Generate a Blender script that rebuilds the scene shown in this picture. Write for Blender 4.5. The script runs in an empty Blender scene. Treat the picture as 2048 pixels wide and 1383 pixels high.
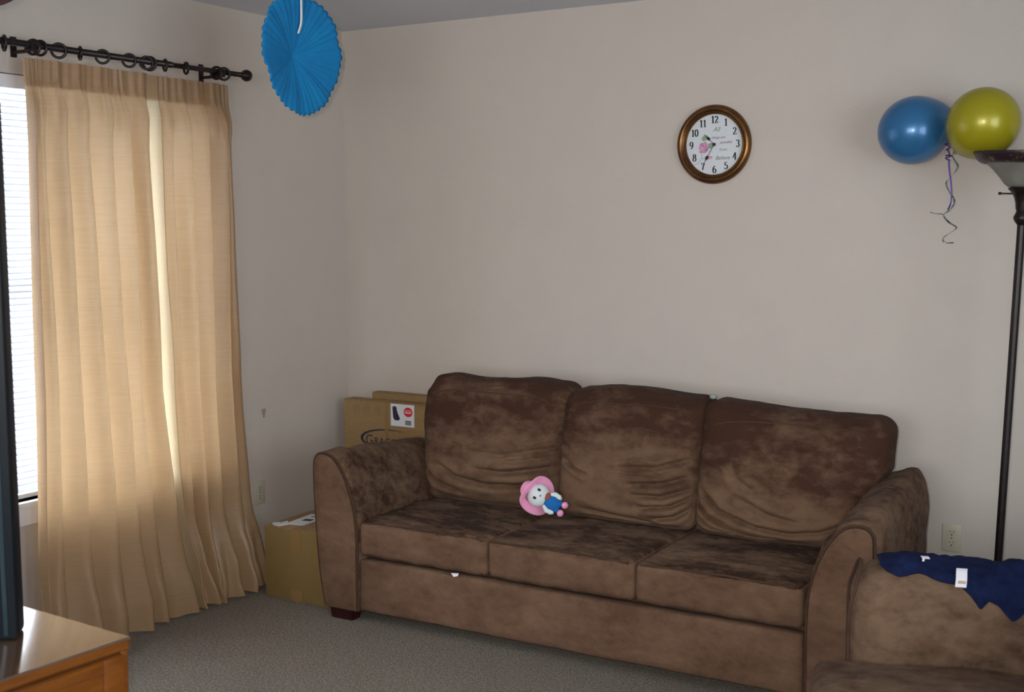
import bpy, bmesh, math, random
import numpy as np
from mathutils import Vector, Matrix
from mathutils import noise as mnoise
random.seed(4)
S = bpy.context.scene
C = S.collection
PI = math.pi
rad = math.radians

# ------------------------------------------------------------------ camera
cam = bpy.data.cameras.new('camera'); co = bpy.data.objects.new('camera', cam); C.objects.link(co)
cr = Vector((0.85945303, 0.51119722, -0.00423065)); cu = Vector((-0.04755298, 0.08818303, 0.99496858)); cf = Vector((-0.50899824, 0.85492757, -0.10009812))
m = Matrix((cr, cu, -cf)).transposed().to_4x4(); m.translation = Vector((3.68982, -4.65515, 1.54990))
co.matrix_world = m
cam.sensor_fit = 'HORIZONTAL'; cam.sensor_width = 36; cam.lens = 2462.11 / 2048 * 36
cam.clip_start = .05
cam.dof.use_dof = True; cam.dof.focus_distance = 4.7; cam.dof.aperture_fstop = 4.5
S.camera = co

# ------------------------------------------------------------------ world, light, exposure
w = bpy.data.worlds.new('overcast_daylight'); S.world = w; w.use_nodes = True
w.node_tree.nodes['Background'].inputs[0].default_value = (.86, .93, 1, 1)
w.node_tree.nodes['Background'].inputs[1].default_value = 19.0

def area(name, loc, direction, sx, sy, power, col):
    l = bpy.data.lights.new(name, 'AREA'); l.shape = 'RECTANGLE'; l.size = sx; l.size_y = sy; l.energy = power; l.color = col
    o = bpy.data.objects.new(name, l); C.objects.link(o); o.location = loc
    o.rotation_euler = Vector(direction).to_track_quat('-Z', 'Y').to_euler(); return o
# daylight fill lamps added for unseen windows behind and right of the camera
area('fill_daylight_right', (5.45, -3.4, 1.45), (-1, 0.0, -.02), 2.6, 1.6, 80, (.84, .92, 1))
area('fill_daylight_rear', (3.2, -6.85, 1.5), (0, 1, -.02), 2.6, 1.4, 100, (.96, .97, 1))
# the camera's flash, up and to the left of the lens
fl = bpy.data.lights.new('camera_flash', 'SPOT'); fl.energy = 225; fl.shadow_soft_size = .012; fl.color = (1, .92, .80)
fl.spot_size = rad(68); fl.spot_blend = 1.0
fo = bpy.data.objects.new('camera_flash', fl); C.objects.link(fo)
fo.matrix_world = m; fo.location = co.location - cr * .065 + cu * .045 + cf * .02

S.view_settings.view_transform = 'Standard'; S.view_settings.look = 'None'
S.view_settings.exposure = -0.10; S.view_settings.gamma = 1.0; S.view_settings.use_curve_mapping = False

# ------------------------------------------------------------------ materials
def sr(r, g, b):
    f = lambda c: (c / 255 / 12.92) if c / 255 <= .04045 else ((c / 255 + .055) / 1.055) ** 2.4
    return (f(r), f(g), f(b), 1)

def mat(name, col, rough=.6, metal=0, bump=None, var=None, sheen=0, spec=None, coat=0, trans=None, **kw):
    """bump=(scale,strength,dist) var=(scale,colour2,contrast lo,hi,stretch)"""
    M = bpy.data.materials.new(name); M.use_nodes = True
    n = M.node_tree.nodes; L = M.node_tree.links; b = n['Principled BSDF']
    b.inputs['Base Color'].default_value = col; b.inputs['Roughness'].default_value = rough; b.inputs['Metallic'].default_value = metal
    if spec is not None: b.inputs['Specular IOR Level'].default_value = spec
    if sheen: b.inputs['Sheen Weight'].default_value = sheen; b.inputs['Sheen Roughness'].default_value = .5
    if coat: b.inputs['Coat Weight'].default_value = coat; b.inputs['Coat Roughness'].default_value = .08
    tc = n.new('ShaderNodeTexCoord')
    if var:
        sc, c2, lo, hi, st = var
        mp = n.new('ShaderNodeMapping'); mp.inputs['Scale'].default_value = st; L.new(tc.outputs['Object'], mp.inputs[0])
        t = n.new('ShaderNodeTexNoise'); t.inputs['Scale'].default_value = sc; t.inputs['Detail'].default_value = 4; t.inputs['Roughness'].default_value = .62
        L.new(mp.outputs[0], t.inputs[0])
        r = n.new('ShaderNodeValToRGB'); r.color_ramp.elements[0].position = lo; r.color_ramp.elements[1].position = hi
        r.color_ramp.elements[0].color = c2; r.color_ramp.elements[1].color = col
        L.new(t.outputs[0], r.inputs[0]); L.new(r.outputs[0], b.inputs['Base Color'])
    if bump:
        t2 = n.new('ShaderNodeTexNoise'); t2.inputs['Scale'].default_value = bump[0]; t2.inputs['Detail'].default_value = 3
        L.new(tc.outputs['Object'], t2.inputs[0])
        bp = n.new('ShaderNodeBump'); bp.inputs['Strength'].default_value = bump[1]; bp.inputs['Distance'].default_value = bump[2]
        L.new(t2.outputs[0], bp.inputs['Height']); L.new(bp.outputs[0], b.inputs['Normal'])
    if trans:
        tb = n.new('ShaderNodeBsdfTranslucent'); tb.inputs[0].default_value = trans[1]
        mx = n.new('ShaderNodeMixShader'); mx.inputs[0].default_value = trans[0]
        out = n['Material Output']; L.new(b.outputs[0], mx.inputs[1]); L.new(tb.outputs[0], mx.inputs[2]); L.new(mx.outputs[0], out.inputs[0])
    return M

M_wall = mat('wall_paint', (.535, .485, .435, 1), .75, bump=(90, .25, .002), var=(6, (.515, .467, .422, 1), .3, .7, (1, 1, 1)))
M_ceil = mat('ceiling_paint', (.62, .64, .70, 1), .9, bump=(60, .5, .004))
M_carpet = mat('carpet', (.285, .25, .20, 1), 1, bump=(150, .9, .014), var=(95, (.14, .122, .098, 1), .34, .62, (1, 1, 1)))
M_white = mat('white_paint', (.75, .76, .8, 1), .45)
M_slat = mat('blind_vinyl', (.80, .83, .86, 1), .5, trans=(.38, (.9, .93, 1, 1)))
M_black = mat('dark_bronze', sr(38, 26, 26), .38, .3, var=(60, sr(24, 18, 20), .35, .65, (1, 1, 1)))
M_wire = mat('steel_wire', (.5, .5, .5, 1), .3, 1)
def suede(name, seed, a=(.20, .132, .088, 1), b=(.082, .047, .031, 1), lo=.36, hi=.66, sc=3.2, st=(1, 1.3, 1.6), zdark=None):
    """microsuede: pile brushed light or dark in patches; nap=(z0,z1,amount) darker towards z1"""
    a = (a[0] * .90, a[1] * .86, a[2] * .85, 1); b = (b[0] * .90, b[1] * .84, b[2] * .82, 1)
    M = mat(name, a, .95, bump=(420, .3, .0015), var=(sc, b, lo, hi, st), sheen=.02, spec=.06)
    n = M.node_tree.nodes; L = M.node_tree.links
    mp = [q for q in n if q.type == 'MAPPING'][0]; mp.inputs['Location'].default_value = (seed * 3.7, seed * 1.9, seed)
    rp = [q for q in n if q.type == 'VALTORGB'][0]; t1 = rp.inputs[0].links[0].from_node
    t3 = n.new('ShaderNodeTexNoise'); t3.inputs['Scale'].default_value = sc * 4.5; t3.inputs['Detail'].default_value = 5; t3.inputs['Roughness'].default_value = .7
    t3.inputs['Distortion'].default_value = .25; L.new(mp.outputs[0], t3.inputs[0])
    mx = n.new('ShaderNodeMath'); mx.operation = 'MULTIPLY_ADD'; mx.inputs[1].default_value = .45; L.new(t3.outputs[0], mx.inputs[0])
    m2 = n.new('ShaderNodeMath'); m2.operation = 'MULTIPLY_ADD'; m2.inputs[1].default_value = .60; m2.inputs[2].default_value = -.025; L.new(t1.outputs[0], m2.inputs[0]); L.new(m2.outputs[0], mx.inputs[2])
    last = mx
    if zdark:
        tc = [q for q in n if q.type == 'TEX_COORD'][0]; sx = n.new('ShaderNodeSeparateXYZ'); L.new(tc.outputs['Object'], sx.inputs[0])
        mr = n.new('ShaderNodeMapRange'); mr.interpolation_type = 'SMOOTHSTEP'; mr.inputs['From Min'].default_value = zdark[0]; mr.inputs['From Max'].default_value = zdark[1]; mr.inputs['To Min'].default_value = zdark[2] * .5; mr.inputs['To Max'].default_value = -zdark[2] * .7
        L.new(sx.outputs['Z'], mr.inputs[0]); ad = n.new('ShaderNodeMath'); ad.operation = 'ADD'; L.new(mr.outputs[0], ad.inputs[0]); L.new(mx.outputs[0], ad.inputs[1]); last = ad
    L.new(last.outputs[0], rp.inputs[0])
    return M
M_su_front = suede('suede_front', 1, a=(.196, .125, .082, 1), b=(.112, .067, .043, 1), lo=.38, hi=.64, sc=4)
M_su_back = [suede('suede_back', q, a=(.175, .112, .071, 1), b=(.058, .030, .020, 1), lo=.40, hi=.62, sc=3.0, st=(.8, 1, 1.5), zdark=(.52, .82, .15)) for q in (2, 5, 9)]
M_su_seat = [suede('suede_seat', q, a=(.178, .113, .071, 1), b=(.045, .023, .014, 1), sc=5.5, lo=.43, hi=.60, st=(.7, 1.4, 1)) for q in (12, 15, 18)]
M_su_arm = suede('suede_arm', 22, a=(.185, .120, .078, 1), b=(.058, .032, .021, 1), lo=.38, hi=.60, sc=5)
M_su_chair = suede('suede_chair', 31, a=(.200, .136, .090, 1), b=(.078, .046, .030, 1), lo=.36, hi=.60, sc=4)
M_su_pipe = suede('suede_piping', 40, a=(.10, .062, .042, 1), b=(.06, .038, .027, 1))
M_leg = mat('dark_leg_wood', sr(45, 12, 14), .35)
M_card = mat('cardboard', (.31, .20, .085, 1), .85, var=(30, (.25, .16, .07, 1), .3, .7, (1, 1, 4)))
M_card2 = mat('cardboard_olive', (.215, .145, .045, 1), .85, var=(14, (.20, .13, .04, 1), .3, .7, (1, 1, 1)))
M_tape = mat('packing_tape', (.27, .165, .065, 1), .25)
M_paper = mat('label_paper', (.72, .75, .82, 1), .5)
M_red = mat('label_red', sr(215, 30, 50), .5)
M_ink = mat('print_ink', sr(38, 40, 62), .6)
M_inkbk = mat('black_ink', sr(28, 24, 34), .6)
M_faint = mat('faint_print', (.235, .16, .08, 1), .8)
M_gold = mat('antique_gold', sr(128, 92, 52), .32, .85, var=(9, sr(92, 60, 42), .35, .7, (1, 1, 1)))
M_bead = mat('gold_beads', sr(190, 160, 90), .3, .9)
M_dial = mat('clock_dial', (.60, .68, .70, 1), .55, var=(14, (.62, .62, .68, 1), .3, .7, (1, 1, 1)))
M_rose = mat('rose_print', sr(205, 160, 190), .7, var=(90, sr(170, 105, 150), .35, .65, (1, 1, 1)))
M_leaf = mat('leaf_print', sr(130, 160, 120), .7)
M_script = mat('script_print', sr(110, 110, 112), .7)
M_olive = mat('olive_script_print', sr(140, 142, 110), .7)
M_bblue = mat('blue_latex', (.035, .17, .38, 1), .30, .25, coat=.35, trans=(.12, (.05, .3, .6, 1)))
M_byel = mat('yellow_latex', (.40, .36, .012, 1), .33, .2, coat=.3, trans=(.15, (.6, .5, .02, 1)))
M_ribp = mat('purple_ribbon', sr(80, 50, 140), .25, .4)
M_ribs = mat('holographic_ribbon', sr(150, 175, 165), .18, .6, var=(45, sr(50, 58, 50), .42, .58, (1, 1, 1)))
M_fan = mat('blue_tissue', (.0, .25, .56, 1), .8, trans=(.25, (0, .4, .8, 1)), var=(9, (0, .19, .46, 1), .3, .7, (1, 1, 1)))
M_fanedge = mat('tissue_edge', sr(40, 50, 60), .8)
M_fwhite = mat('white_ribbon', (.72, .8, .82, 1), .4)
M_plate = mat('outlet_ivory', (.50, .47, .37, 1), .4)
M_slot = mat('outlet_slots', (.03, .03, .03, 1), .6)
M_navy = mat('navy_knit', (.010, .017, .062, 1), .95, bump=(300, .5, .002), var=(20, (.006, .010, .036, 1), .35, .65, (1, 1, 1)), spec=.1)
M_tag = mat('tag_card', (.85, .85, .9, 1), .5)
M_pink = mat('pink_plush', sr(238, 158, 198), .95, sheen=.3)
M_dwhite = mat('white_plush', (.68, .76, .78, 1), .95, sheen=.3)
M_dblue = mat('blue_plush', (.005, .13, .42, 1), .95)
M_dbrown = mat('brown_plush', sr(150, 82, 62), .95)
M_tv = mat('tv_shell', (.004, .008, .012, 1), .5, spec=.25)
M_scr = mat('tv_screen', (.003, .004, .006, 1), .12)
M_tvedge = mat('tv_bezel_highlight', (.012, .030, .042, 1), .35)
M_oak = mat('orange_oak', (.21, .068, .009, 1), .32, var=(7, (.13, .038, .005, 1), .3, .7, (9, 1, 9)), coat=.3)
M_oaktop = mat('lacquered_oak_top', (.12, .062, .030, 1), .14, var=(7, (.085, .042, .018, 1), .3, .7, (9, 1, 9)), coat=1)
M_bowl = mat('alabaster_glass', (.30, .29, .26, 1), .35, var=(22, (.22, .21, .18, 1), .3, .7, (1, 1, 1)), trans=(.25, (.5, .48, .4, 1)))
M_rimm = mat('ornate_bronze', sr(48, 32, 38), .4, .3, var=(46, sr(125, 120, 92), .30, .44, (1, 1, 1)))
M_maroon = mat('maroon_cloth', sr(62, 12, 28), .8)
M_mauve = mat('mauve_tissue', sr(120, 92, 118), .8)
M_mauved = mat('dark_plum_rim', sr(72, 40, 46), .8)
M_stain = mat('wall_scuff', (.30, .27, .24, 1), .9)
M_glassm = bpy.data.materials.new('window_glass'); M_glassm.use_nodes = True
_n = M_glassm.node_tree.nodes; _l = M_glassm.node_tree.links
_t = _n.new('ShaderNodeBsdfTransparent'); _g = _n.new('ShaderNodeBsdfGlossy'); _g.inputs['Roughness'].default_value = .02; _x = _n.new('ShaderNodeMixShader'); _x.inputs[0].default_value = .06
_l.new(_t.outputs[0], _x.inputs[1]); _l.new(_g.outputs[0], _x.inputs[2]); _l.new(_x.outputs[0], _n['Material Output'].inputs[0])

_b = M_oaktop.node_tree.nodes['Principled BSDF']; _b.inputs['Coat IOR'].default_value = 1.65; _b.inputs['Coat Roughness'].default_value = .12; _b.inputs['Specular IOR Level'].default_value = .8
# curtain cloth: silky slub weave that lets daylight through
M_curt = mat('gold_faux_silk', (.40, .265, .150, 1), .38, spec=.5, var=(9, (.33, .215, .118, 1), .3, .7, (1, 1, 26)), trans=(.28, (.78, .53, .28, 1)))
M_curt_edge = mat('gold_faux_silk_lit_edge', (.48, .36, .22, 1), .38, spec=.5, var=(9, (.42, .31, .18, 1), .3, .7, (1, 1, 26)), trans=(.50, (.85, .70, .44, 1)))  # window glow on the leading fold put into paler, more translucent cloth

# ------------------------------------------------------------------ helpers
def tag(o, label=None, cat=None, group=None, kind=None):
    if label: o['label'] = label
    if cat: o['category'] = cat
    if group: o['group'] = group
    if kind: o['kind'] = kind
    return o

def thing(name, label, cat, loc=(0, 0, 0), rot=(0, 0, 0), group=None):
    o = bpy.data.objects.new(name, None); C.objects.link(o); o.location = loc; o.rotation_euler = rot; o.empty_display_size = .05
    return tag(o, label, cat, group)

def mk(name, V, F, m, parent=None, smooth=True, mats=None, fm=None):
    me = bpy.data.meshes.new(name); me.from_pydata([tuple(map(float, v)) for v in V], [], [tuple(int(i) for i in f) for f in F])
    for q in (mats or [m]): me.materials.append(q)
    if smooth: me.polygons.foreach_set('use_smooth', [True] * len(me.polygons))
    if fm is not None: me.polygons.foreach_set('material_index', fm)
    me.update()
    o = bpy.data.objects.new(name, me); C.objects.link(o)
    if parent: o.parent = parent
    return o

def frombm(name, bm, m, parent=None, smooth=False):
    bmesh.ops.recalc_face_normals(bm, faces=bm.faces)
    me = bpy.data.meshes.new(name); bm.to_mesh(me); bm.free(); me.materials.append(m)
    if smooth:
        me.polygons.foreach_set('use_smooth', [True] * len(me.polygons))
        me.set_sharp_from_angle(angle=rad(40))
    o = bpy.data.objects.new(name, me); C.objects.link(o)
    if parent: o.parent = parent
    return o

def addbox(bm, x0, x1, y0, y1, z0, z1, bev=0, seg=2):
    r = bmesh.ops.create_cube(bm, size=1); vs = r['verts']
    for v in vs: v.co = Vector(((x0 + x1) / 2 + v.co.x * (x1 - x0), (y0 + y1) / 2 + v.co.y * (y1 - y0), (z0 + z1) / 2 + v.co.z * (z1 - z0)))
    if bev:
        es = list({e for v in vs for e in v.link_edges}); bmesh.ops.bevel(bm, geom=es, offset=bev, segments=seg, affect='EDGES', profile=.6)

def box(name, x0, x1, y0, y1, z0, z1, m, parent=None, bev=0, seg=2):
    bm = bmesh.new(); addbox(bm, x0, x1, y0, y1, z0, z1, bev, seg); return frombm(name, bm, m, parent, smooth=bev > 0)

def grid(nu, nv, cu=False, cv=False):
    F = []
    for i in range(nu - (0 if cu else 1)):
        for j in range(nv - (0 if cv else 1)):
            a = i * nv + j; b = ((i + 1) % nu) * nv + j; c = ((i + 1) % nu) * nv + (j + 1) % nv; d = i * nv + (j + 1) % nv
            F.append((a, b, c, d))
    return F

def lathe(name, prof, m, parent=None, n=40, cap=True):
    V = [(r * math.cos(2 * PI * i / n), r * math.sin(2 * PI * i / n), z) for i in range(n) for r, z in prof]
    F = grid(n, len(prof), cu=True)
    if cap:
        k = len(prof)
        F.append([i * k for i in range(n)][::-1]); F.append([i * k + k - 1 for i in range(n)])
    o = mk(name, V, F, m, parent); o.data.set_sharp_from_angle(angle=rad(50)); return o

def tubev(path, r, n=8, closed=False):
    P = [Vector(p) for p in path]; N = len(P); V = []
    T = []
    for i in range(N):
        if closed: t = P[(i + 1) % N] - P[i - 1]
        else: t = P[min(i + 1, N - 1)] - P[max(i - 1, 0)]
        T.append(t.normalized())
    up = Vector((0, 0, 1)) if abs(T[0].z) < .9 else Vector((1, 0, 0))
    nrm = T[0].cross(up).normalized()
    for i in range(N):
        nrm = (nrm - T[i] * nrm.dot(T[i])).normalized(); bn = T[i].cross(nrm)
        rr = r[i] if hasattr(r, '__len__') else r
        for k in range(n):
            a = 2 * PI * k / n; V.append(P[i] + nrm * math.cos(a) * rr + bn * math.sin(a) * rr)
    F = grid(N, n, cu=closed, cv=True)
    if not closed:
        F.append(list(range(n))[::-1]); F.append([(N - 1) * n + k for k in range(n)])
    return V, F

def tube(name, path, r, m, parent=None, n=8, closed=False):
    V, F = tubev(path, r, n, closed); return mk(name, V, F, m, parent)

def ribbon(name, path, wdir, width, m, parent=None, th=.0004):
    V = []; N = len(path)
    for i, p in enumerate(path):
        p = Vector(p); d = Vector(wdir[i] if isinstance(wdir, list) else wdir).normalized() * width / 2
        t = (Vector(path[min(i + 1, N - 1)]) - Vector(path[max(i - 1, 0)])).normalized(); nn = t.cross(d).normalized() * th
        V += [p - d - nn, p + d - nn, p + d + nn, p - d + nn]
    F = grid(N, 4, cv=True); F += [(0, 1, 2, 3), ((N - 1) * 4 + 3, (N - 1) * 4 + 2, (N - 1) * 4 + 1, (N - 1) * 4)]
    return mk(name, V, F, m, parent)

def ellipsoid(name, c, r, m, parent=None, rot=None, n=20, fn=None):
    V = []; nu, nv = n, n // 2 + 2
    for i in range(nu):
        for j in range(nv):
            a = 2 * PI * i / nu; b = PI * (j + .02) / (nv - 1 + .04)
            d = Vector((math.sin(b) * math.cos(a), math.sin(b) * math.sin(a), math.cos(b)))
            v = Vector((d.x * r[0], d.y * r[1], d.z * r[2]))
            if fn: v = fn(d, v)
            if rot: v = rot @ v
            V.append(v + Vector(c))
    F = grid(nu, nv, cu=True); F.append([i * nv for i in range(nu)]); F.append([i * nv + nv - 1 for i in range(nu)][::-1])
    return mk(name, V, F, m, parent)

def fbm(p, sc, seed=0, oct=3):
    return mnoise.fractal(Vector((p[0] * sc + seed, p[1] * sc + seed * .7, p[2] * sc)), .9, 2.1, oct)

def cushion(name, size, r, bulge, m, parent=None, n=(40, 14, 34), fn=None, noise_amp=.006, seed=0, loc=(0, 0, 0), rot=None):
    """rounded, puffed box centred at the origin: size full extents, r corner radius, bulge (x,y,z) extra at face centres.
       fn(P (N,3) unit coords, Q (N,3) positions, Nrm) -> Q lets a caller press creases into it."""
    h = np.array(size) / 2
    Vs = {}; F = []; V = []
    def vid(k):
        if k not in Vs: Vs[k] = len(V); V.append(k)
        return Vs[k]
    nx, ny, nz = n
    for ax, (na, nb) in ((0, (ny, nz)), (1, (nx, nz)), (2, (nx, ny))):
        o2 = [i for i in range(3) if i != ax]; full = (nx, ny, nz)
        for side in (0, full[ax]):
            for i in range(na):
                for j in range(nb):
                    q = []
                    for di, dj in ((0, 0), (1, 0), (1, 1), (0, 1)):
                        k = [0, 0, 0]; k[ax] = side; k[o2[0]] = i + di; k[o2[1]] = j + dj; q.append(vid(tuple(k)))
                    flip = (side == 0) ^ (ax == 1)
                    F.append(q[::-1] if flip else q)
    U = np.array(V, float) / np.array(n) * 2 - 1
    U = np.sign(U) * np.abs(np.sin(np.abs(U) * PI / 2)) ** .9 * .55 + U * .45   # denser rows towards the edges
    P = U * h
    inner = np.clip(P, -(h - r), h - r); D = P - inner; L = np.linalg.norm(D, axis=1); L[L == 0] = 1
    big = np.max(np.abs(D), axis=1)
    Nn = D / L[:, None]
    Q = inner + Nn * r * (big / r > 0)[:, None]
    # faces: where only one axis exceeds inner box D is axis aligned, fine
    bx, by, bz = bulge
    Q[:, 0] += np.sign(U[:, 0]) * bx * (np.abs(U[:, 0]) > .98) * (1 - U[:, 1] ** 2) * (1 - U[:, 2] ** 2)
    Q[:, 1] += U[:, 1] * by * (1 - U[:, 0] ** 2) * (1 - U[:, 2] ** 2)
    Q[:, 2] += U[:, 2] * bz * (1 - U[:, 0] ** 2) * (1 - U[:, 1] ** 2)
    if fn: Q = fn(U, Q, Nn)
    if noise_amp:
        dn = np.array([fbm(q, 5.5, seed) for q in Q]); Q = Q + Nn * (dn * noise_amp)[:, None]
    if rot is not None: Q = Q @ np.array(rot.to_3x3()).T
    Q = Q + np.array(loc)
    return mk(name, Q, F, m, parent)

def text(name, body, size, m, parent, loc, rot, shear=0, ext=.0004, align='CENTER', sx=1.0, bold=0):
    c = bpy.data.curves.new(name, 'FONT'); c.body = body; c.size = size; c.shear = shear; c.extrude = ext; c.align_x = align; c.align_y = 'CENTER'
    c.resolution_u = 3; c.offset = bold
    o = bpy.data.objects.new(name, c); C.objects.link(o)
    dg = bpy.context.evaluated_depsgraph_get(); me = bpy.data.meshes.new_from_object(o.evaluated_get(dg)); bpy.data.objects.remove(o); bpy.data.curves.remove(c)
    me.materials.clear(); me.materials.append(m)
    if sx != 1: me.transform(Matrix.Diagonal((sx, 1, 1, 1)))
    o = bpy.data.objects.new(name, me); C.objects.link(o); o.parent = parent; o.location = loc; o.rotation_euler = rot
    return o

def poly(name, pts, th, m, parent, frame):
    """flat printed shape: 2-D outline pts, frame(u,v,w)->xyz"""
    n = len(pts); V = [frame(u, v, 0) for u, v in pts] + [frame(u, v, th) for u, v in pts]
    F = [list(range(n))[::-1], [n + i for i in range(n)]] + [(i, (i + 1) % n, n + (i + 1) % n, n + i) for i in range(n)]
    bm = bmesh.new(); vs = [bm.verts.new(v) for v in V]
    for f in F: bm.faces.new([vs[i] for i in f])
    bmesh.ops.triangulate(bm, faces=[f for f in bm.faces if len(f.verts) > 4])
    return frombm(name, bm, m, parent)

# ------------------------------------------------------------------ the room
ZC = 2.44; XR = 5.6; YF = -7.0
WY0, WY1, WZ0, WZ1 = -2.75, -.93, .57, 2.068    # window opening in the left wall
def struct(o): o['kind'] = 'structure'; return o
bm = bmesh.new()
T = .14
addbox(bm, -T, 0, YF, WY0, 0, ZC); addbox(bm, -T, 0, WY1, 0, 0, ZC); addbox(bm, -T, 0, WY0, WY1, 0, WZ0); addbox(bm, -T, 0, WY0, WY1, WZ1, ZC)
struct(frombm('wall_left', bm, M_wall))
box('sky_light_blocker', -1.15, -T, YF, 0, 2.10, 2.24, M_white, bpy.data.objects['wall_left'], bev=.01)  # unseen overhang added to keep sky light off the upper blinds and curtains
struct(box('wall_back', -T, XR + T, 0, T, 0, ZC, M_wall))
struct(box('wall_right', XR, XR + T, YF, 0, 0, ZC, M_wall))
struct(box('wall_front', -T, XR + T, YF - T, YF, 0, ZC, M_wall))
struct(box('ceiling', -T, XR + T, YF - T, T, ZC, ZC + .1, M_ceil))
struct(box('floor', -T, XR + T, YF - T, T, -.1, 0, M_carpet))
struct(box('baseboard_left', 0, .012, YF, 0, 0, .08, M_white, bev=.003))
struct(box('baseboard_back', 0, XR, -.012, 0, 0, .08, M_white, bev=.003))

# window with sashes, glass, sill, apron
win = bpy.data.objects.new('window_1', None); C.objects.link(win); struct(win); win.location = (0, (WY0 + WY1) / 2, WZ0)
def wc(o): o.parent = win; o.location = -win.location; return o
bm = bmesh.new(); ym = (WY0 + WY1) / 2
for a, b, c, d in ((WY0, WY0 + .035, WZ0, WZ1), (WY1 - .035, WY1, WZ0, WZ1), (WY0 + .035, WY1 - .035, WZ0, WZ0 + .035), (WY0 + .035, WY1 - .035, WZ1 - .035, WZ1)):
    addbox(bm, -.115, -.075, a, b, c, d, .003)
wc(frombm('window_frame', bm, M_white, smooth=True))
bm = bmesh.new(); addbox(bm, -.108, -.083, WY0 + .035, WY1 - .035, 1.30, 1.335, .003); addbox(bm, -.108, -.083, ym - .012, ym + .012, WZ0 + .035, 1.30, .003); addbox(bm, -.108, -.083, ym - .012, ym + .012, 1.335, WZ1 - .035, .003)
wc(frombm('sash_rail', bm, M_white, smooth=True))
for (a, b) in ((WY0 + .035, ym - .012), (ym + .012, WY1 - .035)):
    for (c, d) in ((WZ0 + .035, 1.30), (1.335, WZ1 - .035)):
        wc(box('pane', -.097, -.093, a, b, c, d, M_glassm))
wc(box('window_sill', -.075, .022, WY0 - .03, WY1 + .03, WZ0 - .022, WZ0, M_white, bev=.005))
wc(box('apron', 0, .012, WY0 - .01, WY1 + .01, WZ0 - .085, WZ0 - .0225, M_white, bev=.003))

# horizontal blinds, hung in the recess: every slat is a part
bl = thing('window_blinds', 'white horizontal slat blinds closed over the bright window behind the curtains', 'blinds', (-.035, ym, WZ1))
def bc(o, lz=0): o.parent = bl; return o
box('head_rail', -.022, .022, WY0 + .01 - ym, WY1 - .01 - ym, -.048, -.002, M_white, bl, bev=.003)
sl = None; nsl = 64; pitch = .0222
Vs = []; ly = (WY0 + .015 - ym, WY1 - .015 - ym)
for yy in ly:
    for side in (1, -1):
        for k in range(4):
            t = -1 + 2 * k / 3; Vs.append((t * .0125 * side if side == 1 else -t * .0125, yy, .0016 * (1 - t * t) + side * .0005))
Fs = grid(2, 8, cv=True) + [tuple(range(8))[::-1], tuple(range(8, 16))]
for i in range(nsl):
    if sl is None: sl = mk('slat', Vs, Fs, M_slat, bl); o = sl
    else: o = sl.copy(); C.objects.link(o); o.parent = bl
    o.location = (0, 0, -.06 - i * pitch); o.rotation_euler = (0, rad(62), 0)
box('bottom_rail', -.012, .012, ly[0], ly[1], -.06 - nsl * pitch - .012, -.06 - nsl * pitch + .004, M_white, bl, bev=.002)
for yy in (-.75, -.25, .25, .75):
    tube('ladder_cord', [(.0, yy, -.03), (.0, yy, -.06 - nsl * pitch)], .0009, M_white, bl, n=5)

# ------------------------------------------------------------------ curtain rod, rings, curtains
XRod, ZRod = .10, 2.157
rod = thing('curtain_rod', 'dark bronze curtain rod with round ball finial above the window', 'curtain rod', (XRod, -1.8, ZRod))
tube('pole', [(0, -1.15, 0), (0, .62, 0)], .0118, M_black, rod, n=16)
tube('outer_pole', [(0, .62, 0), (0, 1.0, 0)], .0098, M_black, rod, n=16)
prof = [(.0078, 0), (.011, .004), (.011, .008), (.007, .012), (.012, .018), (.021, .028), (.0245, .040), (.022, .052), (.013, .061), (.003, .064)]
fi = lathe('finial', prof, M_black, rod, n=24); fi.rotation_euler = (-PI / 2, 0, 0); fi.location = (0, .995, 0)
for yb in (.875, -.99, -.015):
    bm = bmesh.new(); addbox(bm, -.0995, -.094, yb - .012, yb + .012, -.035, .035, .002)
    addbox(bm, -.094, -.018, yb - .006, yb + .006, -.024, -.013, .0015)
    addbox(bm, -.020, .020, yb - .017, yb + .017, -.0215, -.0125, .002); addbox(bm, .0135, .020, yb - .017, yb + .017, -.0125, .012, .002); addbox(bm, -.020, -.0135, yb - .017, yb + .017, -.0125, .012, .002)
    frombm('bracket', bm, M_black, rod, smooth=True)
    k = lathe('bracket_screw', [(.004, 0), (.004, .012), (.002, .014)], M_black, rod, n=10); k.rotation_euler = (0, PI / 2, 0); k.location = (.0195, yb, -.003)

ordn = ['first', 'second', 'third', 'fourth', 'fifth', 'sixth', 'seventh', 'eighth', 'ninth', 'tenth', 'eleventh', 'twelfth', 'thirteenth']
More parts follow.
